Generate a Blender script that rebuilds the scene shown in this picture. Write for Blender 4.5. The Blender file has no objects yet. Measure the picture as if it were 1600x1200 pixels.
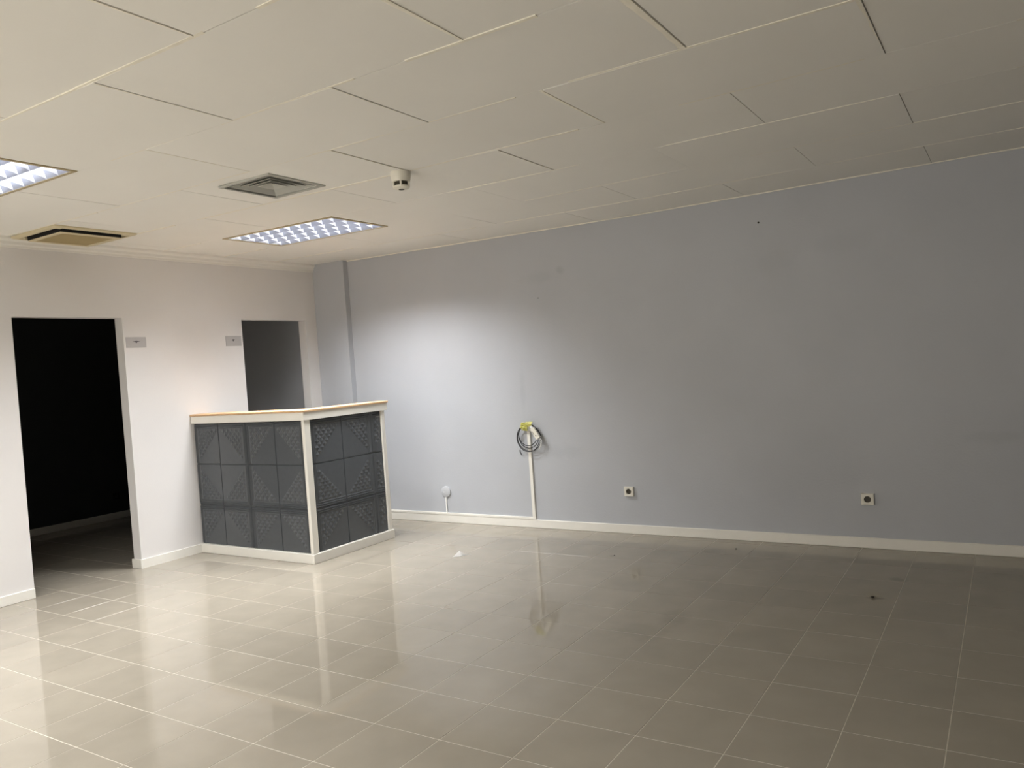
import bpy, bmesh, math, random
from mathutils import Vector, Matrix, Euler
random.seed(7)
S = bpy.context.scene
C = S.collection
R = math.radians

# ---------------------------------------------------------------- camera, world, exposure
cam_d = bpy.data.cameras.new('camera'); cam = bpy.data.objects.new('camera', cam_d); C.objects.link(cam)
cam.location = (5.912, -5.732, 1.412)
cam.rotation_euler = (R(88.6128), R(4.0206), R(32.4275))
cam_d.sensor_width = 36; cam_d.lens = 1223.78 / 1600 * 36; cam_d.clip_start = 0.02
S.camera = cam
w = bpy.data.worlds.new('world'); S.world = w; w.use_nodes = True
w.node_tree.nodes['Background'].inputs[0].default_value = (1, 0.95, 0.87, 1)
w.node_tree.nodes['Background'].inputs[1].default_value = 4.2     # fill light, let in by an unseen window added behind the camera
S.view_settings.view_transform = 'Standard'; S.view_settings.look = 'None'
S.view_settings.gamma = 1; S.view_settings.use_curve_mapping = False
S.view_settings.exposure = 0.34
LAMP_W = 47.5            # power of each fluorescent fixture
LAMP_COL = (0.97, 0.98, 1.0)
TUBE = 11.0
LAMP_SPREAD, LAMP_TILT = 111, 16

# ---------------------------------------------------------------- materials
def mat(name, col, rough=0.6, var=0.0, scale=6.0, bump=0.0, bscale=60.0, metallic=0.0, emit=0.0, spec=0.5, objvar=0.0):
    m = bpy.data.materials.new(name); m.use_nodes = True
    nt = m.node_tree; N = nt.nodes; L = nt.links
    b = N['Principled BSDF']
    b.inputs['Base Color'].default_value = (*col, 1); b.inputs['Roughness'].default_value = rough
    b.inputs['Metallic'].default_value = metallic; b.inputs['Specular IOR Level'].default_value = spec
    geo = N.new('ShaderNodeNewGeometry')
    out = None
    if var:
        n = N.new('ShaderNodeTexNoise'); n.inputs['Scale'].default_value = scale; n.inputs['Detail'].default_value = 5
        L.new(geo.outputs['Position'], n.inputs['Vector'])
        mr = N.new('ShaderNodeMapRange'); mr.inputs[1].default_value = .3; mr.inputs[2].default_value = .7
        mr.inputs[3].default_value = 1 - var; mr.inputs[4].default_value = 1 + var
        L.new(n.outputs['Fac'], mr.inputs[0]); out = mr.outputs[0]
    if objvar:
        oi = N.new('ShaderNodeObjectInfo'); mr2 = N.new('ShaderNodeMapRange')
        mr2.inputs[3].default_value = 1 - objvar; mr2.inputs[4].default_value = 1 + objvar
        L.new(oi.outputs['Random'], mr2.inputs[0])
        if out is None: out = mr2.outputs[0]
        else:
            mu = N.new('ShaderNodeMath'); mu.operation = 'MULTIPLY'
            L.new(out, mu.inputs[0]); L.new(mr2.outputs[0], mu.inputs[1]); out = mu.outputs[0]
    if out is not None:
        vm = N.new('ShaderNodeVectorMath'); vm.operation = 'SCALE'; vm.inputs[0].default_value = col
        L.new(out, vm.inputs['Scale']); L.new(vm.outputs[0], b.inputs['Base Color'])
    if bump:
        n2 = N.new('ShaderNodeTexNoise'); n2.inputs['Scale'].default_value = bscale; n2.inputs['Detail'].default_value = 4
        L.new(geo.outputs['Position'], n2.inputs['Vector'])
        bp = N.new('ShaderNodeBump'); bp.inputs['Strength'].default_value = bump; bp.inputs['Distance'].default_value = .01
        L.new(n2.outputs['Fac'], bp.inputs['Height']); L.new(bp.outputs[0], b.inputs['Normal'])
    if emit:
        b.inputs['Emission Color'].default_value = (*LAMP_COL, 1); b.inputs['Emission Strength'].default_value = emit
    return m

def add_spots(m, spots):
    """multiply the base colour by soft marks of their own shape: (x, y, z, rx, ry, rz, colour factor)"""
    nt = m.node_tree; N = nt.nodes; L = nt.links; b = N['Principled BSDF']
    geo = N.new('ShaderNodeNewGeometry')
    nz = N.new('ShaderNodeTexNoise'); nz.inputs['Scale'].default_value = 9; nz.inputs['Detail'].default_value = 4
    L.new(geo.outputs['Position'], nz.inputs['Vector'])
    cur = b.inputs['Base Color'].links[0].from_socket if b.inputs['Base Color'].links else None
    for (x, y, z, rx, ry, rz, fac) in spots:
        s = N.new('ShaderNodeVectorMath'); s.operation = 'SUBTRACT'; s.inputs[1].default_value = (x, y, z); L.new(geo.outputs['Position'], s.inputs[0])
        d = N.new('ShaderNodeVectorMath'); d.operation = 'DIVIDE'; d.inputs[1].default_value = (rx, ry, rz); L.new(s.outputs[0], d.inputs[0])
        ln = N.new('ShaderNodeVectorMath'); ln.operation = 'LENGTH'; L.new(d.outputs[0], ln.inputs[0])
        ad = N.new('ShaderNodeMath'); ad.operation = 'MULTIPLY_ADD'; ad.inputs[1].default_value = 1.6; ad.inputs[2].default_value = -0.8
        L.new(nz.outputs['Fac'], ad.inputs[0])
        su = N.new('ShaderNodeMath'); su.operation = 'ADD'; L.new(ln.outputs['Value'], su.inputs[0]); L.new(ad.outputs[0], su.inputs[1])
        mr = N.new('ShaderNodeMapRange'); mr.inputs[1].default_value = .35; mr.inputs[2].default_value = 1.0
        mr.inputs[3].default_value = fac; mr.inputs[4].default_value = 1.0; L.new(su.outputs[0], mr.inputs[0])
        vm = N.new('ShaderNodeVectorMath'); vm.operation = 'SCALE'
        if cur is None: vm.inputs[0].default_value = b.inputs['Base Color'].default_value[:3]
        else: L.new(cur, vm.inputs[0])
        L.new(mr.outputs[0], vm.inputs['Scale']); cur = vm.outputs[0]
    L.new(cur, b.inputs['Base Color'])

M = {}
M['white_wall'] = mat('white_wall_paint', (.735, .712, .695), .62, .015, 2.5, .05, 90)
M['grey_wall'] = mat('grey_wall_paint', (.452, .466, .494), .55, .03, 1.6, .10, 70)
add_spots(M['grey_wall'], [(2.36, 0, 1.18, .03, .3, .30, .95), (2.62, 0, 2.13, .22, .3, .07, .95), (2.80, 0, 2.17, .06, .3, .04, .90), (1.0, 0, 2.05, .30, .3, .06, .965),
                           (4.55, 0, 2.0, .22, .3, .12, .97), (5.0, 0, 2.1, .25, .3, .10, .97), (5.85, 0, .75, .30, .3, .05, .95), (2.75, 0, .66, .2, .3, .07, .95)])
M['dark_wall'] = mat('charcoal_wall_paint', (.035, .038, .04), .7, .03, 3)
M['ceiling'] = mat('ceiling_board', (.86, .845, .80), .75, .015, 1.8, .03, 40, objvar=.012)
M['filler'] = mat('cream_joint_filler', (.86, .82, .715), .7, .06, 20)
M['trim'] = mat('cream_white_trim_paint', (.80, .775, .71), .42, .02, 8)
M['cornice'] = mat('cornice_paint', (.80, .78, .73), .5, .01, 8)
M['tile'] = mat('polished_beige_grey_tile', (.325, .291, .234), .045, .05, 5, .0006, 9, spec=.33, objvar=.03)
add_spots(M['tile'], [(4.27, -2.05, 0, .22, .16, .2, .90), (4.33, -1.78, 0, .10, .16, .2, .90), (5.22, -1.117, 0, .05, .04, .1, .7), (3.45, -.7, 0, .03, .02, .1, .6), (5.3, -.72, 0, .05, .05, .1, .8)])
M['grout'] = mat('pale_grout', (.58, .53, .44), .8, .10, 30)
M['tin'] = mat('dark_grey_gloss_paint', (.077, .084, .092), .33, .06, 25, .05, 60)
M['wood'] = mat('pale_wood', (.62, .40, .22), .45, .08, 14)
M['plastic'] = mat('cream_white_plastic', (.76, .73, .64), .35, .02, 20)
M['white_plastic'] = mat('white_plastic', (.80, .80, .78), .35, .02, 20)
M['beige'] = mat('yellowed_plastic', (.37, .28, .11), .45, .05, 8)
M['beige_light'] = mat('yellowed_frame_plastic', (.62, .54, .36), .45, .04, 8)
M['grey_metal'] = mat('grey_painted_metal', (.43, .43, .395), .45, .03, 12)
M['black'] = mat('black_rubber', (.012, .012, .013), .4, .05, 20)
M['void'] = mat('dark_cavity', (.01, .009, .008), .9, .05, 20)  # near-black; on the cassette slots it stands in for shade
M['brown'] = mat('dark_brown_plastic', (.035, .028, .014), .5, .05, 20)
M['alu'] = mat('lit_louvre_aluminium', (.90, .92, .96), .45, .03, 30, metallic=.3)  # lighter copy for the cross blades, their bright edges put into the colour
M['cell'] = mat('shaded_louvre_aluminium', (.34, .36, .43), .30, .03, 30, metallic=.6)  # darker copy of the louvre metal, shade of the cell faces in its colour
M['white_enamel'] = mat('white_enamel', (.85, .86, .88), .4, .02, 10)
M['frame'] = mat('shaded_lamp_frame', (.46, .38, .23), .45, .03, 10)  # golden brown, darkened to stand in for shadow lines around the fixture
M['tube'] = mat('fluorescent_tube', (.9, .9, .9), .4, .01, 10, emit=TUBE)
M['paper'] = mat('white_paper', (.82, .81, .79), .7, .02, 20)
M['card'] = mat('greyish_card', (.47, .455, .45), .5, .02, 20)
M['ink'] = mat('dark_ink', (.05, .045, .05), .6, .02, 20)
M['yellow'] = mat('yellow_tape', (.88, .85, .30), .45, .15, 60)
M['crumb'] = mat('dark_dirt', (.03, .025, .02), .9, .1, 60)

# ---------------------------------------------------------------- helpers (geometry in world coordinates)
def box(bm, x0, x1, y0, y1, z0, z1):
    v = [bm.verts.new(p) for p in ((x0,y0,z0),(x1,y0,z0),(x1,y1,z0),(x0,y1,z0),(x0,y0,z1),(x1,y0,z1),(x1,y1,z1),(x0,y1,z1))]
    for f in ((0,3,2,1),(4,5,6,7),(0,1,5,4),(1,2,6,5),(2,3,7,6),(3,0,4,7)): bm.faces.new([v[i] for i in f])
    return v
def boxes(*bs):
    bm = bmesh.new()
    for b in bs: box(bm, *b)
    return bm
def bevel(bm, r, seg=2):
    bmesh.ops.bevel(bm, geom=bm.edges[:], offset=r, segments=seg, affect='EDGES', profile=.7); return bm
def rbox(b, r=.003, seg=2): return bevel(boxes(b), r, seg)
def tube(bm, pts, r, n=8, caps=True):
    pts = [Vector(p) for p in pts]; rings = []
    up = Vector((0, 0, 1)); prev = None
    for i, p in enumerate(pts):
        t = (pts[min(i+1, len(pts)-1)] - pts[max(i-1, 0)]).normalized()
        a = t.orthogonal().normalized() if prev is None else (prev - t * prev.dot(t)).normalized()
        prev = a; b = t.cross(a)
        rr = r[i] if isinstance(r, (list, tuple)) else r
        rings.append([bm.verts.new(p + (a*math.cos(2*math.pi*k/n) + b*math.sin(2*math.pi*k/n))*rr) for k in range(n)])
    for r0, r1 in zip(rings, rings[1:]):
        for k in range(n): bm.faces.new((r0[k], r0[(k+1)%n], r1[(k+1)%n], r1[k]))
    if caps: bm.faces.new(rings[0][::-1]); bm.faces.new(rings[-1])
    return bm
def lathe(bm, c, axis, prof, n=32):
    """prof: list of (radius, height along axis)"""
    q = Vector((0, 0, 1)).rotation_difference(Vector(axis)); c = Vector(c); rings = []
    for (r, h) in prof:
        rings.append([bm.verts.new(c + q @ Vector((max(r, 1e-5)*math.cos(2*math.pi*k/n), max(r, 1e-5)*math.sin(2*math.pi*k/n), h))) for k in range(n)])
    for r0, r1 in zip(rings, rings[1:]):
        for k in range(n): bm.faces.new((r0[k], r0[(k+1)%n], r1[(k+1)%n], r1[k]))
    bm.faces.new(rings[0][::-1]); bm.faces.new(rings[-1])
    return bm
def prism(bm, poly, axis, a0, a1):
    """poly: 2D points in the two other axes, extruded along axis from a0 to a1"""
    def P(u, v, a):
        return {'x': (a, u, v), 'y': (u, a, v), 'z': (u, v, a)}[axis]
    A = [bm.verts.new(P(u, v, a0)) for u, v in poly]; B = [bm.verts.new(P(u, v, a1)) for u, v in poly]
    n = len(poly); bm.faces.new(A[::-1]); bm.faces.new(B)
    for i in range(n): bm.faces.new((A[i], A[(i+1)%n], B[(i+1)%n], B[i]))
    bmesh.ops.recalc_face_normals(bm, faces=bm.faces[:])
    return bm
def obj(name, bm, m, parent=None, smooth=False):
    bmesh.ops.recalc_face_normals(bm, faces=bm.faces[:])
    if parent is not None:
        g = parent; off = Vector((0, 0, 0))
        while g is not None: off += g.location; g = g.parent
        bmesh.ops.translate(bm, verts=bm.verts[:], vec=-off)
    me = bpy.data.meshes.new(name); bm.to_mesh(me); bm.free()
    me.materials.append(M[m] if isinstance(m, str) else m)
    if smooth:
        for p in me.polygons: p.use_smooth = True
        me.set_sharp_from_angle(angle=R(40))
    o = bpy.data.objects.new(name, me); C.objects.link(o)
    if parent is not None: o.parent = parent
    return o
def tag(o, label=None, cat=None, group=None, kind=None):
    if label: o['label'] = label
    if cat: o['category'] = cat
    if group: o['group'] = group
    if kind: o['kind'] = kind
    return o
def thing(name, label, cat, loc, group=None):
    o = bpy.data.objects.new(name, None); C.objects.link(o); o.location = loc; o.empty_display_size = .05
    return tag(o, label, cat, group)
def struct(name, bm, m, label, cat=None, smooth=False):
    o = obj(name, bm, m, None, smooth); return tag(o, label, cat or name.split('_')[0], kind='structure')

# ---------------------------------------------------------------- room shell
X1, Y1 = 9.0, -9.0                     # far right side and front side of the shop
def cz(x, y): return 2.512 + .0145 * max(0.0, 3.4 - x)      # the ceiling rises slightly towards the white wall
D1 = (-2.942, -2.127); D2 = (-.982, -.208); DH = 2.0       # the two door openings
WT = .10                                                    # partition thickness
struct('wall_back', boxes((-2.85, X1, 0, .12, -.05, 2.75)), 'grey_wall', 'long blue-grey painted wall with two sockets and a cable duct')
bm = boxes((-WT, 0, Y1, D1[0], -.05, 2.75), (-WT, 0, D1[1], D2[0], -.05, 2.75), (-WT, 0, D2[1], 0, -.05, 2.75),
           (-WT, 0, D1[0], D1[1], DH, 2.75), (-WT, 0, D2[0], D2[1], DH, 2.75))
bmesh.ops.remove_doubles(bm, verts=bm.verts[:], dist=1e-5)
struct('wall_left', bm, 'white_wall', 'white partition wall with two open doorways')
struct('wall_corner', bevel(boxes((0, .426, -.064, .02, -.02, 2.75)), .004), 'grey_wall', 'shallow blue-grey pilaster in the corner beside the open doorway', 'wall')
struct('wall_right', boxes((X1, X1+.1, Y1, .1, -.05, 2.75)), 'grey_wall', 'plain wall on the far side of the shop')
WX0, WX1, WZ0, WZ1 = .8, 5.4, .45, 2.3                     # unseen window added behind the camera to brighten the room
struct('wall_front', boxes((-WT, WX0, Y1-.1, Y1, -.05, 2.75), (WX1, X1+.1, Y1-.1, Y1, -.05, 2.75), (WX0, WX1, Y1-.1, Y1, -.05, WZ0), (WX0, WX1, Y1-.1, Y1, WZ1, 2.75)), 'grey_wall', 'plain wall on the street side of the shop')
win = struct('window_added', boxes((WX0, WX1, Y1-.08, Y1-.03, WZ0, WZ0+.05), (WX0, WX1, Y1-.08, Y1-.03, WZ1-.05, WZ1), (WX0, WX0+.05, Y1-.08, Y1-.03, WZ0+.05, WZ1-.05), (WX1-.05, WX1, Y1-.08, Y1-.03, WZ0+.05, WZ1-.05), (3.075, 3.125, Y1-.08, Y1-.03, WZ0+.05, WZ1-.05)), 'white_enamel', 'unseen window added on the street side to let in fill light')
gm = bpy.data.materials.new('added_window_glass'); gm.use_nodes = True
N_ = gm.node_tree.nodes; L__ = gm.node_tree.links; N_.remove(N_['Principled BSDF'])
tr = N_.new('ShaderNodeBsdfTransparent'); gl = N_.new('ShaderNodeBsdfGlossy'); gl.inputs['Roughness'].default_value = .02; mx = N_.new('ShaderNodeMixShader'); mx.inputs[0].default_value = .08
L__.new(tr.outputs[0], mx.inputs[1]); L__.new(gl.outputs[0], mx.inputs[2]); L__.new(mx.outputs[0], N_['Material Output'].inputs[0])
for a, b in ((WX0+.05, 3.075), (3.125, WX1-.05)): obj('pane', boxes((a, b, Y1-.058, Y1-.052, WZ0+.05, WZ1-.05)), gm, win)
pd = bpy.data.lights.new('added_window_portal', 'AREA'); pd.shape = 'RECTANGLE'; pd.size = WX1-WX0; pd.size_y = WZ1-WZ0; pd.cycles.is_portal = True  # sampling aid for the fill light of the added window
po = bpy.data.objects.new('added_window_portal', pd); C.objects.link(po); po.location = ((WX0+WX1)/2, Y1-.101, (WZ0+WZ1)/2); po.rotation_euler = (R(90), 0, 0)
# the dark room behind the first doorway; white walls added to bounce light behind the second
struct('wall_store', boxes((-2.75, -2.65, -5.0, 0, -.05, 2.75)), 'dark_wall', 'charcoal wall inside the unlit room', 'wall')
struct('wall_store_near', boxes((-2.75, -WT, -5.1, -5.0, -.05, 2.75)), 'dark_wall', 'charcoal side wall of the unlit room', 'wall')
struct('wall_bounce_side', boxes((-1.35, -WT, -1.25, -1.15, -.05, 2.5)), 'white_wall', 'unseen white side wall added to bounce light behind the second doorway', 'wall')
struct('wall_bounce_end', boxes((-1.45, -1.35, -1.25, 0, -.05, 2.5)), 'white_wall', 'unseen white end wall added to bounce light behind the second doorway', 'wall')
struct('ceiling_store', boxes((-2.75, -WT, -5.1, 0, 2.5, 2.6)), 'ceiling', 'ceiling of the back rooms', 'ceiling')

# floor: grout bed, one object for each tile that shows largest, the rest joined
T = .333; OX, OY = 4.001, -2.431
fl = struct('floor', boxes((-2.85, X1+.1, Y1-.1, .1, -.12, -.0009)), 'grout', 'floor of square polished beige-grey tiles with pale grout')
def tile_bm(cx, cy, bm=None):
    bm = bm or bmesh.new(); h = T/2 - .0019; c = .0004
    lo = [bm.verts.new((cx+sx*h, cy+sy*h, -.006)) for sx, sy in ((-1,-1),(1,-1),(1,1),(-1,1))]
    mi = [bm.verts.new((cx+sx*h, cy+sy*h, -c)) for sx, sy in ((-1,-1),(1,-1),(1,1),(-1,1))]
    to = [bm.verts.new((cx+sx*(h-c), cy+sy*(h-c), 0)) for sx, sy in ((-1,-1),(1,-1),(1,1),(-1,1))]
    for a, b in ((lo, mi), (mi, to)):
        for k in range(4): bm.faces.new((a[k], a[(k+1)%4], b[(k+1)%4], b[k]))
    bm.faces.new(to); return bm
CM = (Matrix.Translation(cam.location) @ cam.rotation_euler.to_matrix().to_4x4()).inverted()
def pix(p):
    q = CM @ Vector(p)
    if q.z > -.05: return None
    return 800 + 1223.78*q.x/-q.z, 600 - 1223.78*q.y/-q.z
cells = []
for i in range(-21, 16):
    for j in range(-21, 8):
        x0 = OX + i*T; y0 = OY + j*T
        if x0 + T < -2.8 or x0 > X1 or y0 + T < Y1 or y0 > .0: continue
        cx, cy = x0 + T/2, y0 + T/2
        vis = False
        for sx, sy in ((0,0),(-.5,-.5),(.5,-.5),(.5,.5),(-.5,.5)):
            p = pix((cx+sx*T, cy+sy*T, 0))
            if p and -5 < p[0] < 1605 and -5 < p[1] < 1205: vis = True
        if cx < -.05 and not (D1[0] - .2 < cy + (cx)*-.58 < D1[1] + .8 and cx > -.9): vis = False
        if 0 < cx < 1.3 and cy > -1.5: vis = False
        cells.append((not vis, (cx-5.9)**2 + (cy+5.7)**2, cx, cy))
cells.sort()
tile_me = None; rest = bmesh.new(); nt = 0
for hid, d, cx, cy in cells:
    if not hid and nt < 300:
        if tile_me is None:
            o = obj('tile', tile_bm(0, 0), 'tile', fl); tile_me = o.data
        else:
            o = bpy.data.objects.new('tile', tile_me); C.objects.link(o); o.parent = fl
        o.location = (cx, cy, random.uniform(-.00025, .00025)); o.rotation_euler = (random.gauss(0, .0006), random.gauss(0, .0006), 0)
        nt += 1
    else: tile_bm(cx, cy, rest)
r_ = obj('tile_field', rest, 'tile', fl); r_['kind'] = 'stuff'

# ceiling: backing with fillers, one object for each board
def in_rect(x, y, r): return r[0] < x < r[1] and r[2] < y < r[3]
ROW = [0] + [-.545 - .597*k for k in range(12)]
OFF = {4: .015, 5: .03, 6: .06, 7: .045, 8: .05, 9: .05}
LAMPS = [(.785, 1.975, ROW[3], ROW[2]), (.845, 2.035, ROW[7], ROW[6]), (.785, 1.975, ROW[11], ROW[10]), (3.215, 4.405, ROW[11], ROW[10])]  # the last two are unseen fixtures added to brighten ceiling and floor
# the backing leaves out the lamp and air outlet openings
cl = bmesh.new()
VENT = (2.212, 2.628, -2.842, -2.432); VI = (VENT[0]+.024, VENT[1]-.024, VENT[2]+.024, VENT[3]-.024)
ys = sorted({VI[2], VI[3], Y1-.1, .1, -5.96} | {r[2] for r in LAMPS} | {r[3] for r in LAMPS})
xs = sorted(set([-WT, 0, 1.4, 2.7, 3.4, X1+.1, .785, 1.975, .845, 2.035, 3.215, 4.405, VI[0], VI[1]]))
for a, b in zip(xs, xs[1:]):
    for y0, y1 in zip(ys, ys[1:]):
        mx, my = (a+b)/2, (y0+y1)/2
        if any(in_rect(mx, my, r) for r in LAMPS + [VI]): continue
        up = .0075 if my > -5.96 else 0
        v = [cl.verts.new((x, y, cz(x, y) + up + dz)) for dz in (0, .2) for x, y in ((a,y0),(b,y0),(b,y1),(a,y1))]
        for f in ((0,3,2,1),(4,5,6,7),(0,1,5,4),(1,2,6,5),(2,3,7,6),(3,0,4,7)): cl.faces.new([v[i] for i in f])
ce = struct('ceiling', cl, 'filler', 'suspended ceiling of large off-white boards laid in staggered rows')
DROP = {(5, 3): .003, (6, 2): .002, (4, 4): .003, (2, 4): .002}
def board(x0, x1, y0, y1, drop, hole=None, gap=.0025):
    bm = bmesh.new(); a, b, c, d = x0+gap, x1-gap, y0+gap, y1-gap
    t = [random.uniform(-.0006, .0006) for _ in range(4)]
    def z(x, y):
        u = (x-a)/(b-a); v = (y-c)/(d-c)
        return cz(x, y) - drop + (t[0]*(1-u)*(1-v) + t[1]*u*(1-v) + t[2]*u*v + t[3]*(1-u)*v)
    def piece(a, b, c, d):
        v = [bm.verts.new((x, y, z(x, y) + dz)) for dz in (0, .009) for x, y in ((a,c),(b,c),(b,d),(a,d))]
        for f in ((0,3,2,1),(4,5,6,7),(0,1,5,4),(1,2,6,5),(2,3,7,6),(3,0,4,7)): bm.faces.new([v[i] for i in f])
    if hole:
        h = hole; piece(a, h[0], c, d); piece(h[1], b, c, d); piece(h[0], h[1], c, h[2]); piece(h[0], h[1], h[3], d)
    else: piece(a, b, c, d)
    return obj('ceiling_board', bm, 'ceiling', ce)
for k in range(10):
    y1, y0 = ROW[k], ROW[k+1]
    st = (.785 if k % 2 == 0 else .19) + OFF.get(k, 0)
    edges = [0] + [st + 1.19*n for n in range(8) if st + 1.19*n < 8.9] + [X1]
    for n, (a, b) in enumerate(zip(edges, edges[1:])):
        if any(in_rect((a+b)/2, (y0+y1)/2, r) for r in LAMPS): continue
        hole = None
        if k == 4 and a < 2.4 < b: hole = VI
        board(a, b, y0, y1, DROP.get((k, n), random.uniform(-.0003, .0006)), hole, .0018)

# filler: flush along the row seams, smeared beside some of the short joints
for k in range(1, 10):
    y = ROW[k]; x = .02
    while x < 7.6:
        ln = random.uniform(.5, 1.3); xe = min(x + ln, 7.6)
        if not any(r[0]-.02 < xe and x < r[1]+.02 and abs(y-yy) < .01 for r in LAMPS for yy in r[2:]):
            wd = random.uniform(.004, .009) if k < 4 else random.uniform(.009, .018); dz = random.uniform(.0008, .0036)
            v = []; bm = bmesh.new()
            for z2 in (0, .006):
                for xx, yy in ((x, y-wd*.6), (xe, y-wd*.6), (xe, y+wd*.4), (x, y+wd*.4)): v.append(bm.verts.new((xx, yy, cz(xx, yy) - dz + z2)))
            for f in ((0,3,2,1),(4,5,6,7),(0,1,5,4),(1,2,6,5),(2,3,7,6),(3,0,4,7)): bm.faces.new([v[i] for i in f])
            obj('seam_filler', bm, 'filler', ce)
        x = xe + random.choice((0, 0, .25, .5))
SMEAR = {(6, 4.36): .020, (6, 3.165): .012, (5, 4.95): .026, (5, 3.76): .013, (4, 5.545): .034, (4, 4.355): .014, (4, 3.165): .009, (7, 3.76): .016, (5, 2.57): .010, (3, 3.76): .006}
for (k, x), wd in SMEAR.items():
    x += OFF.get(k, 0); wd *= 1.3
    y1, y0 = ROW[k], ROW[k+1]; bm = bmesh.new(); n = 10; A = []
    for i in range(n+1):
        y = y0 + .006 + (y1-y0-.012)*i/n; ww = wd*random.uniform(.55, 1.0) if wd > .03 else wd*(1-.05*i)*random.uniform(.9, 1)
        z = cz(x, y) - .0022
        A.append([bm.verts.new(p) for p in ((x-.003-ww, y, z+.0016), (x-.003-ww*.6, y, z), (x-.003, y, z-.001), (x-.003, y, z+.006), (x-.003-ww, y, z+.006))])
    for a, b in zip(A, A[1:]):
        for q in range(5): bm.faces.new((a[q], a[(q+1)%5], b[(q+1)%5], b[q]))
    bm.faces.new(A[0]); bm.faces.new(A[-1][::-1])
    obj('filler_smear', bm, 'filler', ce)

# baseboards, bead and cornice
def bb(name, b, label): return struct(name, rbox(b, .003, 1), 'trim', label, 'baseboard')
bb('baseboard_back', (.426, X1, -.014, .004, 0, .071), 'cream white baseboard along the blue-grey wall')
bb('baseboard_corner', (.0, .428, -.078, -.062, 0, .071), 'cream white baseboard at the foot of the pilaster')
bb('baseboard_left', (-.002, .013, Y1, D1[0], 0, .071), 'cream white baseboard on the white wall beyond the dark doorway')
o = struct('baseboard_middle', boxes((-.002, .013, D1[1]-.013, D2[0], 0, .071), (-WT-.012, .0, D1[1]-.013, D1[1]+.002, 0, .071)), 'trim', 'cream white baseboard from the dark doorway to the counter, turning into the doorway', 'baseboard')
bb('baseboard_store', (-2.652, -2.636, -5.0, -.0, 0, .071), 'pale baseboard inside the unlit room')
bm = bmesh.new(); tube(bm, [(.42 + i*.2, -.003, cz(.42+i*.2, 0) - .003) for i in range(44)], [.0045 + random.uniform(-.0015, .002) for i in range(44)], 6)
struct('trim_1', bm, 'filler', 'thin cream sealant bead between ceiling and blue-grey wall', 'trim')
zc = cz(0, 0)
bm = prism(bmesh.new(), [(-.001, zc-.075), (.010, zc-.075), (.012, zc-.060), (.022, zc-.052), (.026, zc-.034), (.040, zc-.018), (.044, zc-.001), (-.001, zc+.004)], 'y', Y1, -.063)
struct('trim_2', bm, 'cornice', 'slim white cornice moulding along the top of the white wall', 'trim')

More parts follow.
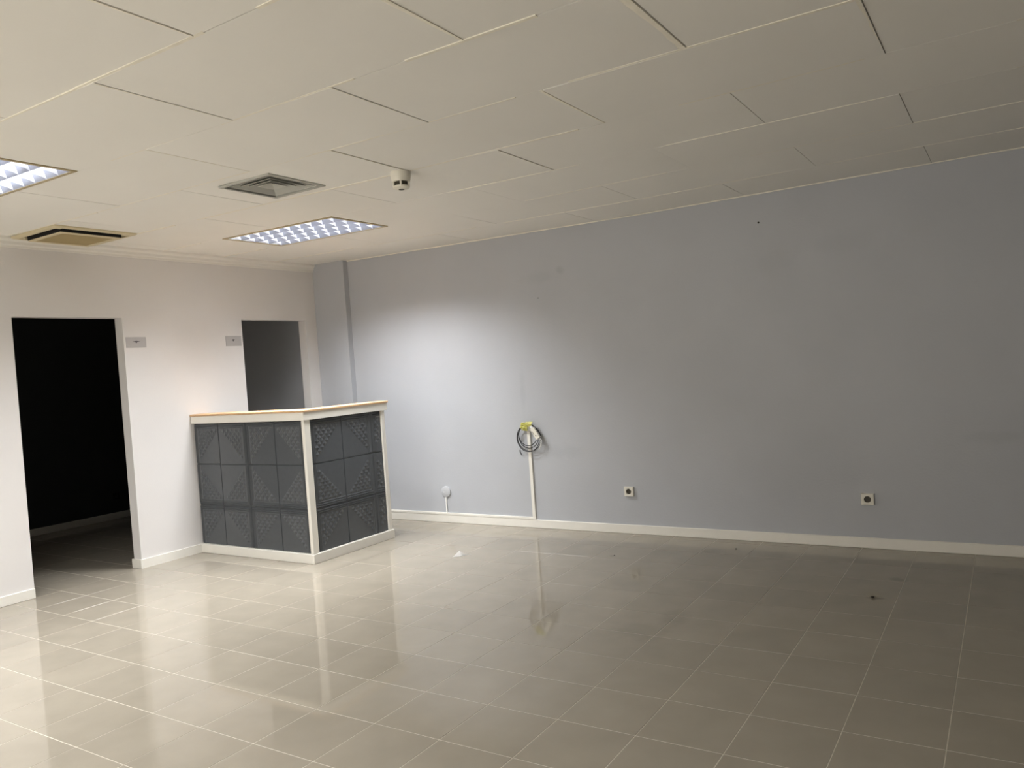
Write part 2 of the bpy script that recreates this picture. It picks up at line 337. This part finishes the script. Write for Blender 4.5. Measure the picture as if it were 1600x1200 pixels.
# ---------------------------------------------------------------- fluorescent fixtures
def lamp(r, label, power=1.0):
    x0, x1, y0, y1 = r[0]+.004, r[1]-.004, r[2]+.004, r[3]-.004
    t = thing('ceiling_light', label, 'light', ((x0+x1)/2, (y0+y1)/2, cz((x0+x1)/2, 0)), 'recessed fluorescent ceiling lights')
    sl = -.0145
    xm = (x0+x1)/2; zm = cz(xm, 0)
    def Z(x): return zm + sl*(x-xm)
    def sheared(bm):
        for v in bm.verts: v.co.z += sl*(v.co.x-xm)
        return bm
    f = .022; zb = zm - .005
    bm = bmesh.new()                        # frame: four mitred bars with a bevelled inner lip
    for (a, b, c, d) in ((x0, x1, y0, y0+f), (x0, x1, y1-f, y1), (x0, x0+f, y0+f, y1-f), (x1-f, x1, y0+f, y1-f)): box(bm, a, b, c, d, zb, zb+.007)
    obj('frame', sheared(bm), 'frame', t)
    hx0, hx1, hy0, hy1 = x0+f, x1-f, y0+f, y1-f; zt = zb + .10
    bm = bmesh.new()                        # housing, open below
    for b in ((hx0-.003, hx1+.003, hy0-.003, hy0, zb+.004, zt), (hx0-.003, hx1+.003, hy1, hy1+.003, zb+.004, zt), (hx0-.003, hx0, hy0, hy1, zb+.004, zt), (hx1, hx1+.003, hy0, hy1, zb+.004, zt), (hx0-.003, hx1+.003, hy0-.003, hy1+.003, zt, zt+.004)): box(bm, *b)
    obj('housing', sheared(bm), 'white_enamel', t)
    nrow = 4; ncol = 10; lv0, lv1 = zb+.002, zb+.052
    wy = (hy1-hy0)/nrow; wx = (hx1-hx0)/ncol
    for i in range(nrow):                   # tubes
        yc = hy0 + wy*(i+.5)
        tb = obj('tube', sheared(tube(bmesh.new(), [(hx0+.012, yc, zb+.075), (hx1-.012, yc, zb+.075)], .013, 12)), 'tube', t, True)
        for a, b in ((hx0+.0005, hx0+.014), (hx1-.014, hx1-.0005)): obj('tube_holder', sheared(boxes((a, b, yc-.016, yc+.016, zb+.058, zt-.001))), 'white_enamel', tb)
    for i in range(nrow+1):                 # long parabolic reflectors between the tubes
        yc = hy0 + wy*i; prof = []
        for s in ((1,) if i == 0 else (-1,) if i == nrow else (-1, 1)):
            pts = [(yc + s*.0006, lv0), (yc + s*.004, lv0+.012), (yc + s*.011, lv0+.030), (yc + s*.022, lv1)]
            prof.append(pts)
        if len(prof) == 1: poly = prof[0] + [(yc, lv1), (yc, lv0)]
        else: poly = prof[0][::-1] + prof[1]
        obj('long_reflector', sheared(prism(bmesh.new(), poly, 'x', hx0+.001, hx1-.001)), 'cell', t, True)
    for j in range(0, ncol+1):              # curved cross blades in every row
        xc = hx0 + wx*j + (.0065 if j == 0 else -.0065 if j == ncol else 0)
        bm = bmesh.new()
        for i in range(nrow):
            ya, yb = hy0 + wy*i, hy0 + wy*(i+1); n = 6
            A = []
            for k in range(n+1):
                s = k/n; y = ya + (yb-ya)*s
                dip = .026*math.sin(math.pi*s)
                A.append([bm.verts.new((xc+dx, y, z)) for dx, z in ((-.0008, lv0+dip*.6), (.0008, lv0+dip*.6), (.007, lv1-.006), (-.007, lv1-.006))])
            for a, b in zip(A, A[1:]):
                for q in range(4): bm.faces.new((a[q], a[(q+1)%4], b[(q+1)%4], b[q]))
            bm.faces.new(A[0]); bm.faces.new(A[-1][::-1])
        obj('cross_blade', sheared(bm), 'alu', t, True)
    for sy in (-1, 1):                      # the reflectors throw the light to both long sides
        ld = bpy.data.lights.new('fluorescent_light', 'AREA'); ld.shape = 'RECTANGLE'; ld.size = hx1-hx0; ld.size_y = (hy1-hy0)/2-.02
        ld.energy = LAMP_W/2*power; ld.color = LAMP_COL; ld.spread = R(LAMP_SPREAD)
        lo = bpy.data.objects.new('fluorescent_light', ld); C.objects.link(lo); lo.parent = t
        lo.location = (0, sy*(hy1-hy0)/4, -.045); lo.rotation_euler = (sy*R(LAMP_TILT), math.atan(.0145), 0)
    return t
lamp(LAMPS[0], 'lit louvred ceiling light above the reception counter')
lamp(LAMPS[1], 'lit louvred ceiling light between the dark doorway and the added window', .55)
lamp(LAMPS[2], 'unseen louvred ceiling light added to brighten the room beside the white wall', .8)  # added out of view to lift the ceiling brightness
lamp(LAMPS[3], 'unseen louvred ceiling light added to brighten the middle of the room', 1.15)  # added out of view to lift the middle of the floor

# ---------------------------------------------------------------- air outlet in the ceiling
x0, x1, y0, y1 = VENT; xc, yc = (x0+x1)/2, (y0+y1)/2; zc = cz(xc, yc)
t = thing('air_diffuser', 'grey square four-way air diffuser in the ceiling', 'air vent', (xc, yc, zc))
H = (x1-x0)/2
def sq_ring(bm, prof):
    """square rings through (half size, z)"""
    rings = [[bm.verts.new((xc+sx*h, yc+sy*h, z)) for sx, sy in ((-1,-1),(1,-1),(1,1),(-1,1))] for h, z in prof]
    for a, b in zip(rings, rings[1:] + rings[:1]):
        for k in range(4): bm.faces.new((a[k], a[(k+1)%4], b[(k+1)%4], b[k]))
    return bm
obj('flange', sq_ring(bmesh.new(), [(H, zc-.001), (H, zc-.008), (H-.006, zc-.011), (H-.022, zc-.010), (H-.022, zc+.004)]), 'grey_metal', t)
for h in (H-.042, H-.078, H-.114, H-.150):
    h2 = max(h-.052, .006)
    obj('cone', sq_ring(bmesh.new(), [(h, zc-.0045), (h-.0015, zc-.0065), (h2, zc+.036 if h > .07 else zc+.012), (h2+.0015, zc+.038 if h > .07 else zc+.014)]), 'grey_metal', t)
obj('duct_box', boxes((x0+.03, x1-.03, y0+.03, y1-.03, zc+.10, zc+.11), (x0+.028, x0+.032, y0+.03, y1-.03, zc+.005, zc+.10), (x1-.032, x1-.028, y0+.03, y1-.03, zc+.005, zc+.10), (x0+.03, x1-.03, y0+.028, y0+.032, zc+.005, zc+.10), (x0+.03, x1-.03, y1-.032, y1-.028, zc+.005, zc+.10)), 'void', t)

# ceiling air cassette beside the white wall
x0, x1, y0, y1 = .052, .632, -2.925, -2.345; xc, yc = (x0+x1)/2, (y0+y1)/2; zc = cz(xc, yc) - .004; H = .29
t = thing('air_cassette', 'yellowed square air cassette in the ceiling above the dark doorway', 'air conditioner', (xc, yc, zc))
obj('panel_frame', sq_ring(bmesh.new(), [(H, zc+.003), (H, zc-.010), (H-.012, zc-.016), (H-.034, zc-.016), (H-.034, zc+.003)]), 'beige_light', t)
for sx, sy in ((1, 0), (-1, 0), (0, 1), (0, -1)):
    def slot(a, b, c, d, e, f): return (xc+min(a,b), xc+max(a,b), yc+min(c,d), yc+max(c,d), zc+e, zc+f)
    L2 = H-.075
    if sx: bs = [slot(sx*(H-.034), sx*(H-.075), -L2, L2, .0, .003)]; lv = [(xc+sx*(H-.040), zc-.001), (xc+sx*(H-.044), zc-.001), (xc+sx*(H-.072), zc-.013), (xc+sx*(H-.068), zc-.015)]
    else: bs = [slot(-L2, L2, sy*(H-.034), sy*(H-.075), .0, .003)]; lv = [(yc+sy*(H-.040), zc-.001), (yc+sy*(H-.044), zc-.001), (yc+sy*(H-.072), zc-.013), (yc+sy*(H-.068), zc-.015)]
    s_ = obj('air_slot', boxes(*bs), 'void', t)  # near-black slab in place of the shade inside the slot
for sx in (-1, 1):
    for sy in (-1, 1):
        cx_, cy_ = xc+sx*(H-.054), yc+sy*(H-.054)
        obj('corner_block', rbox((cx_-.021, cx_+.021, cy_-.021, cy_+.021, zc-.014, zc+.003), .003, 1), 'beige_light', t)
g = obj('grille', sq_ring(bmesh.new(), [(H-.078, zc-.020), (H-.075, zc-.030), (H-.082, zc-.036), (H-.105, zc-.036), (H-.110, zc-.030), (H-.110, zc-.020)]), 'beige_light', t)
obj('grille_panel', rbox((xc-H+.108, xc+H-.108, yc-H+.108, yc+H-.108, zc-.033, zc-.010), .002, 1), 'beige', t)
obj('slot_shade', sq_ring(bmesh.new(), [(H-.076, zc+.003), (H-.0745, zc+.003), (H-.0745, zc-.029), (H-.079, zc-.029)]), 'void', t)  # dark strip around the grille, slot shade put into its colour

# ---------------------------------------------------------------- smoke detector
sx, sy = 3.125, -2.352; zc = cz(sx, sy) - .001
t = thing('smoke_detector', 'small white round smoke detector on the ceiling', 'smoke detector', (sx, sy, zc))
obj('base', lathe(bmesh.new(), (sx, sy, zc), (0, 0, -1), [(.056, -.003), (.057, .006), (.056, .022), (.053, .040), (.050, .052), (.046, .054)], 40), 'plastic', t, True)
obj('chamber', lathe(bmesh.new(), (sx, sy, zc), (0, 0, -1), [(.038, .05), (.038, .078)], 32), 'brown', t, True)
for k in range(5):
    a = R(20 + 72*k); p = Vector((sx + .043*math.cos(a), sy + .043*math.sin(a), 0))
    obj('rib', tube(bmesh.new(), [(p.x, p.y, zc-.05), (p.x, p.y, zc-.08)], .006, 8), 'plastic', t, True)
cap = obj('cap', lathe(bmesh.new(), (sx, sy, zc), (0, 0, -1), [(.040, .074), (.047, .077), (.046, .086), (.034, .092), (.012, .094)], 40), 'plastic', t, True)
obj('indicator_ring', lathe(bmesh.new(), (sx, sy, zc), (0, 0, -1), [(.016, .093), (.016, .0955), (.011, .0955)], 24), 'brown', cap, True)

# ---------------------------------------------------------------- reception counter
CX, CY, CE = 1.352, -1.562, -.668       # right face, front face, far end of the right wing
CT = 1.182
t = thing('reception_counter', 'low reception counter clad in dark grey embossed panels with white trim and wooden top', 'counter', (CX/2, -1.4, 0))
obj('body', boxes((.0, CX-.012, CY+.012, CY+.11, 0, CT-.02), (CX-.11, CX-.012, CY+.11, CE-.01, 0, CT-.02)), 'trim', t)
L_ = [(0, CY-.032), (CX+.030, CY-.032), (CX+.030, CE+.040), (CX-.16, CE+.040), (CX-.16, CY+.17), (0, CY+.17)]
obj('top', bevel(prism(bmesh.new(), L_, 'z', CT-.017, CT), .003, 1), 'wood', t)['label'] = 'pale wooden counter top'
obj('fascia', rbox((0, CX+.022, CY-.024, CY+.012, 1.103, CT-.017), .002, 1), 'trim', t)
obj('fascia', rbox((CX-.012, CX+.0225, CY-.0245, CE+.030, 1.103, CT-.017), .002, 1), 'trim', t)
obj('backing_board', boxes((.001, CX-.013, CY+.0095, CY+.0121, .06, 1.12)), 'tin', t)
obj('backing_board', boxes((CX-.0121, CX-.0095, CY+.02, CE-.02, .06, 1.12)), 'tin', t)
obj('corner_post', rbox((CX-.020, CX+.012, CY-.014, CY+.046, .07, 1.104), .002, 1), 'trim', t)
obj('end_post', rbox((CX-.11, CX+.012, CE-.040, CE, .0, 1.104), .002, 1), 'trim', t)
obj('plinth', rbox((.0, CX+.020, CY-.022, CY+.012, 0, .074), .003, 1), 'trim', t)
obj('plinth', rbox((CX-.012, CX+.0205, CY-.0225, CE+.014, 0, .074), .003, 1), 'trim', t)
def emboss(w, h, hx, hy):
    """embossed square in its own plane (u right, v up, n out); hx, hy = -1 / 1: where the border of the large pressed sheet runs"""
    bm = bmesh.new(); g = .0022
    a, b = g, w-g; c, d = g, h-g; e = .003
    lo = [bm.verts.new(p) for p in ((a,c,-.004),(b,c,-.004),(b,d,-.004),(a,d,-.004))]
    to = [bm.verts.new(p) for p in ((a+e,c+e,.003),(b-e,c+e,.003),(b-e,d-e,.003),(a+e,d-e,.003))]
    for k in range(4): bm.faces.new((lo[k], lo[(k+1)%4], to[(k+1)%4], to[k]))
    bm.faces.new(to); n0 = .003
    def rib(p, q, wd=.0055, ht=.0065):
        p = Vector((*p, n0)); q = Vector((*q, n0)); dr = (q-p).normalized(); s = Vector((-dr.y, dr.x, 0))*wd; u = Vector((0, 0, ht))
        v = [bm.verts.new(x) for x in (p-s, p+s, p+u+dr*wd, q-s, q+s, q+u-dr*wd)]
        for f in ((0,1,4,3),(0,3,5,2),(1,2,5,4),(0,2,1),(3,4,5)): bm.faces.new([v[i] for i in f])
    ux = (lambda s: s) if hx < 0 else (lambda s: w-s)
    vy = (lambda s: s) if hy < 0 else (lambda s: h-s)
    full = w > .2
    for off, ht in ((.012, .0070), (.028, .0070), (.044, .0045)):
        m = off if full else off*.7
        rib((ux(m), vy(off)), (ux(w-.006), vy(off)), ht=ht)
        rib((ux(m), vy(off)), (ux(m), vy(h-.006)), ht=ht)
    st = .0262; s0 = .054 if full else .036
    k = int((h-s0)/st)
    for i in range(0, k):
        for j in range(0, k-i):
            if (i+j) % 2: continue
            u = s0 + .016 + i*st; v = s0 + .016 + j*st
            if (i+j)*st > .235 or u > w-.02 or v > h-.02: continue
            r = .0238
            P = [bm.verts.new((ux(u+du*r), vy(v+dv*r), n0-.0004)) for du, dv in ((-1,0),(0,-1),(1,0),(0,1))]
            ap = bm.verts.new((ux(u), vy(v), n0+.0075))
            for q in range(4): bm.faces.new((P[q], P[(q+1)%4], ap))
    return bm
rows = [(.756, 1.104, 1), (.410, .756, -1), (.072, .410, 1)]
fcols = [(.0, .316, -1), (.316, .664, 1), (.664, 1.004, -1), (1.004, CX-.019, 1)]
scols = [(CY+.045, -1.172, -1), (-1.172, -.828, 1), (-.828, CE-.038, -1)]
for z0, z1, hy in rows:
    for a, b, hx in fcols:
        bm = emboss(b-a, z1-z0, hx, hy)
        for v in bm.verts: u, vv, n = v.co; v.co = (a+u, CY-n+.006, z0+vv)
        obj('panel', bm, 'tin', t)
    for a, b, hx in scols:
        bm = emboss(b-a, z1-z0, hx, hy)
        for v in bm.verts: u, vv, n = v.co; v.co = (CX+n-.006, a+u, z0+vv)
        obj('panel', bm, 'tin', t)

t.location.x += .001
# ---------------------------------------------------------------- cable duct, coil and fittings on the blue-grey wall
t = thing('cable_duct', 'slim white cable duct rising from the baseboard on the blue-grey wall', 'cable duct', (2.40, 0, .071))
bm = rbox((2.383, 2.413, -.016, 0, .094, .84), .003, 2); obj('vertical_duct', bm, 'trim', t)

obj('end_cap', rbox((2.381, 2.415, -.018, 0, .071, .094), .003, 1), 'trim', t)
t = thing('skirting_duct', 'thin white cable duct lying along the top of the baseboard', 'cable duct', (1.41, 0, .071))
obj('run', rbox((.44, 2.380, -.017, 0, .071, .093), .003, 1), 'trim', t)
obj('branch', rbox((1.445, 1.459, -.014, 0, .093, .238), .003, 1), 'white_plastic', t)
t = thing('blanking_box', 'round white blanking box low on the blue-grey wall', 'junction box', (1.458, 0, .287))
obj('cover', lathe(bmesh.new(), (1.458, 0, .287), (0, -1, 0), [(.050, -.003), (.0515, .004), (.050, .013), (.045, .016), (.012, .0175)], 36), M['grey_cover'] if 'grey_cover' in M else 'card', t, True)
t.children[0].data.materials[0] = mat('painted_over_plastic', (.51, .522, .545), .5, .03, 12)
obj('screw', lathe(bmesh.new(), (1.440, 0, .283), (0, -1, 0), [(.004, .014), (.004, .0185)], 12), 'white_plastic', t, True)

t = thing('cable_coil', 'coil of black cable hanging from the top of the cable duct', 'cable', (2.42, -.03, .88))
pts = []
turns = 3.0; n = 150
for i in range(n+1):
    s = i/n; a = R(95) + 2*math.pi*turns*s
    r = .124 - .036*s; k = .010*math.sin(5*s*2*math.pi)
    cx_ = 2.410 + .004*math.sin(9*s); cz_ = .893 - r*.93
    pts.append((cx_ + r*math.cos(a)*(.95), -.036 - .014*math.sin(3.1*s*math.pi) + .002*k, cz_ + r*math.sin(a)*.98 - .004*math.sin(7*s)))
obj('loop', tube(bmesh.new(), pts, .0033, 8), 'black', t, True)
pts = []
for i in range(60):
    s = i/59; a = R(85) + 2*math.pi*1.05*s
    pts.append((2.412 + .118*math.cos(a), -.026 - .010*s, .778 + .112*math.sin(a)))
obj('loop', tube(bmesh.new(), pts, .0034, 8), 'black', t, True)
t2 = thing('cable_end', 'short black cable stub sticking out of the wall beside the coil', 'cable', (2.305, 0, .65))
obj('sheath', tube(bmesh.new(), [(2.292, .002, .672), (2.297, -.012, .664), (2.306, -.018, .650), (2.318, -.020, .632)], .0036, 8), 'black', t2, True)
obj('tip', tube(bmesh.new(), [(2.318, -.020, .632), (2.320, -.0205, .627)], .0028, 8), 'brown', t2, True)

t = thing('yellow_tape', 'crumpled yellow tape wrapped around the cables above the duct', 'tape', (2.41, -.02, .84))
def crumple(pts2, y, amp, seed, th=.002):
    rnd = random.Random(seed); bm = bmesh.new(); G = []
    nu, nv = 8, 4
    for i in range(nu+1):
        col = []
        for j in range(nv+1):
            u, v = i/nu, j/nv
            p = (Vector(pts2[0])*(1-u)*(1-v) + Vector(pts2[1])*u*(1-v) + Vector(pts2[2])*u*v + Vector(pts2[3])*(1-u)*v)
            col.append(bm.verts.new((p.x + rnd.uniform(-1, 1)*.002, y + rnd.uniform(-amp, amp) - .01*math.sin(math.pi*v), p.y + rnd.uniform(-1, 1)*.003)))
        G.append(col)
    for i in range(nu):
        for j in range(nv): bm.faces.new((G[i][j], G[i+1][j], G[i+1][j+1], G[i][j+1]))
    bmesh.ops.solidify(bm, geom=bm.faces[:], thickness=th)
    return bm
obj('upper_strip', crumple([(2.348, .885), (2.455, .880), (2.468, .922), (2.350, .912)], -.046, .005, 3), 'yellow', t)
obj('lower_strip', crumple([(2.352, .848), (2.405, .842), (2.412, .888), (2.335, .886)], -.044, .007, 5), 'yellow', t)
obj('back_wrap', rbox((2.365, 2.435, -.040, .001, .838, .885), .004, 1), 'grey_metal', t)

t = thing('cable_connector', 'small white connector box dangling beside the cable coil', 'connector', (2.49, -.05, .82))
bm = boxes((-.021, .021, -.011, .011, -.052, .052)); bevel(bm, .004, 2)
Rm = Matrix.Translation((2.493, -.058, .822)) @ Matrix.Rotation(R(34), 4, 'Y').inverted()
bmesh.ops.transform(bm, matrix=Rm, verts=bm.verts[:]); obj('shell', bm, 'plastic', t)
for (u, v, a, b) in ((-.004, -.022, .004, .006), (.008, -.030, .002, .005), (-.012, .012, .0015, .018)):
    bm = boxes((u-a, u+a, -.0118, -.0108, v-b, v+b)); bmesh.ops.transform(bm, matrix=Rm, verts=bm.verts[:]); obj('mark', bm, 'brown', t)
bm = boxes((-.010, .010, -.006, .006, .050, .075)); bmesh.ops.transform(bm, matrix=Rm, verts=bm.verts[:]); obj('plug', bm, 'white_plastic', t)
for k, (dx, dz) in enumerate(((.010, .085), (.018, .075), (-.012, .100), (.0, .06))):
    bm = bmesh.new(); p0 = Rm @ Vector((-.008+.006*k, 0, -.052))
    q = [(p0.x, p0.y, p0.z), (p0.x+.016+dx*.5, p0.y-.002, p0.z-.01), (p0.x+.018+dx*.4, p0.y+.004, p0.z-dz*.5), (p0.x+dx-.006, p0.y+.012, p0.z-dz)]
    pp = []
    for i in range(13):
        s = i/12*(len(q)-1); a = min(int(s), len(q)-2); f = s-a; f = f*f*(3-2*f); pp.append(Vector(q[a])*(1-f) + Vector(q[a+1])*f)
    obj('wire', tube(bm, pp, .0017, 6), 'white_plastic', t, True)

def socket(x, z, w, h, label):
    t = thing('wall_socket', label, 'socket', (x, 0, z), 'sockets low on the blue-grey wall')
    d = .022
    bm = bmesh.new()                        # square cover with a round well
    n = 32; y = -d; r = .0225
    outer = []; inner = []; deep = []
    for k in range(n):
        a = 2*math.pi*k/n; c, s = math.cos(a), math.sin(a); m = max(abs(c), abs(s))
        outer.append(bm.verts.new((x + c/m*(w/2-.003), y, z + s/m*(h/2-.003))))
        inner.append(bm.verts.new((x + c*r, y, z + s*r))); deep.append(bm.verts.new((x + c*r*.97, y+.012, z + s*r*.97)))
    rim = [bm.verts.new((v.co.x + (v.co.x-x)/(w/2-.003)*.003, y+.004, v.co.z + (v.co.z-z)/(h/2-.003)*.003)) for v in outer]
    bk = [bm.verts.new((v.co.x, .001, v.co.z)) for v in rim]
    for a, b in ((deep, inner), (inner, outer), (outer, rim), (rim, bk)):
        for k in range(n): bm.faces.new((a[k], a[(k+1)%n], b[(k+1)%n], b[k]))
    obj('cover_plate', bm, 'plastic', t)
    obj('well', lathe(bmesh.new(), (x, -.012, z), (0, -1, 0), [(.0222, -.006), (.0222, .0005), (.001, .0005)], 28), 'brown', t, True)
    for s in (-1, 1): obj('pin_hole', lathe(bmesh.new(), (x + s*.0095, -.012, z), (0, -1, 0), [(.003, 0), (.003, .0012)], 10), 'black', t, True)
socket(3.298, .340, .078, .076, 'cream square wall socket beside the cable duct')
socket(5.052, .336, .080, .078, 'cream square wall socket far along the blue-grey wall from the cable duct')
for (x, z, lab) in ((4.438, 2.304, 'tiny dark drill hole high on the blue-grey wall close to the ceiling'), (2.579, 1.959, 'tiny faint drill hole on the blue-grey wall above the cable duct')):
    tag(obj('drill_hole', lathe(bmesh.new(), (x, 0, z), (0, -1, 0), [(.007, 0), (.007, .0028), (.004, .0032)] if x > 4 else [(.004, 0), (.004, .002), (.002, .0022)], 12), 'crumb', None, True), lab, 'hole', 'drill holes in the blue-grey wall')

# ---------------------------------------------------------------- cards by the doorways
def card(y0, y1, z0, z1, glyph, label):
    t = thing('door_card', label, 'sign', (0, (y0+y1)/2, z0))
    obj('card', rbox((-.001, .003, y0, y1, z0, z1), .0008, 1), 'card', t)
    bm = bmesh.new(); A = [bm.verts.new((.0032, y, z)) for y, z in glyph]; B = [bm.verts.new((.0037, y, z)) for y, z in glyph]
    n = len(glyph); bm.faces.new(A[::-1]); bm.faces.new(B)
    for i in range(n): bm.faces.new((A[i], A[(i+1)%n], B[(i+1)%n], B[i]))
    obj('symbol', bm, 'ink', t)['label'] = 'small dark winged mark'
y0, y1 = -2.109, -1.937
def wing(cy, cz_, L, k): return [(cy+a*L, cz_+b*k) for a, b in ((-1, .25), (-.55, .55), (-.18, .8), (0, .9), (.22, .8), (.6, .62), (1, .5), (.6, .1), (.28, -.05), (.1, -.75), (0, -1.0), (-.12, -.7), (-.3, -.1), (-.6, .0))]
card(y0, y1, 1.762, 1.848, wing(-2.022, 1.809, .033, .009), 'small grey card with a wide dark mark beside the dark doorway')
card(-1.168, -1.000, 1.760, 1.852, wing(-1.088, 1.812, .019, .011), 'small grey card with a short dark mark beside the passage doorway')
t = thing('wall_socket', 'dark socket on the charcoal wall inside the unlit room', 'socket', (-2.65, -.75, .25))
obj('cover_plate', rbox((-2.651, -2.64, -.79, -.71, .21, .29), .003, 1), 'void', t)
obj('well', lathe(bmesh.new(), (-2.641, -.75, .25), (1, 0, 0), [(.02, 0), (.02, .002)], 20), 'black', t)

# ---------------------------------------------------------------- litter on the floor
bm = bmesh.new(); px, py = 2.345, -1.02
P = [(px-.035, py-.062, .001), (px-.012, py-.006, .040), (px+.030, py+.010, .010), (px+.055, py+.055, .002), (px+.022, py-.020, .003)]
v = [bm.verts.new(p) for p in P]
bm.faces.new((v[0], v[4], v[1])); bm.faces.new((v[1], v[4], v[2])); bm.faces.new((v[2], v[4], v[3]))
bmesh.ops.solidify(bm, geom=bm.faces[:], thickness=.0008)
tag(obj('paper_scrap', bm, 'paper'), 'torn white folded paper scrap lying on the tiles', 'paper')
for k, (x, y, r, lab) in enumerate(((4.211, -.272, .008, 'tiny dark crumb of dirt on the floor close to the baseboard between the sockets'), (3.461, -.69, .006, 'tiny dark crumb on the floor in front of the socket beside the cable duct'), (5.215, -1.115, .009, 'dark crumb of dirt on a smudged tile in front of the far socket'))):
    bm = bmesh.new(); bmesh.ops.create_icosphere(bm, subdivisions=2, radius=r)
    rnd = random.Random(k)
    for q in bm.verts: q.co *= rnd.uniform(.75, 1.2); q.co.z = max(q.co.z*.5, -.25*r); q.co += Vector((x, y, .25*r))
    tag(obj('dirt_crumb', bm, 'crumb', None, True), lab, 'dirt', 'dirt crumbs on the floor')
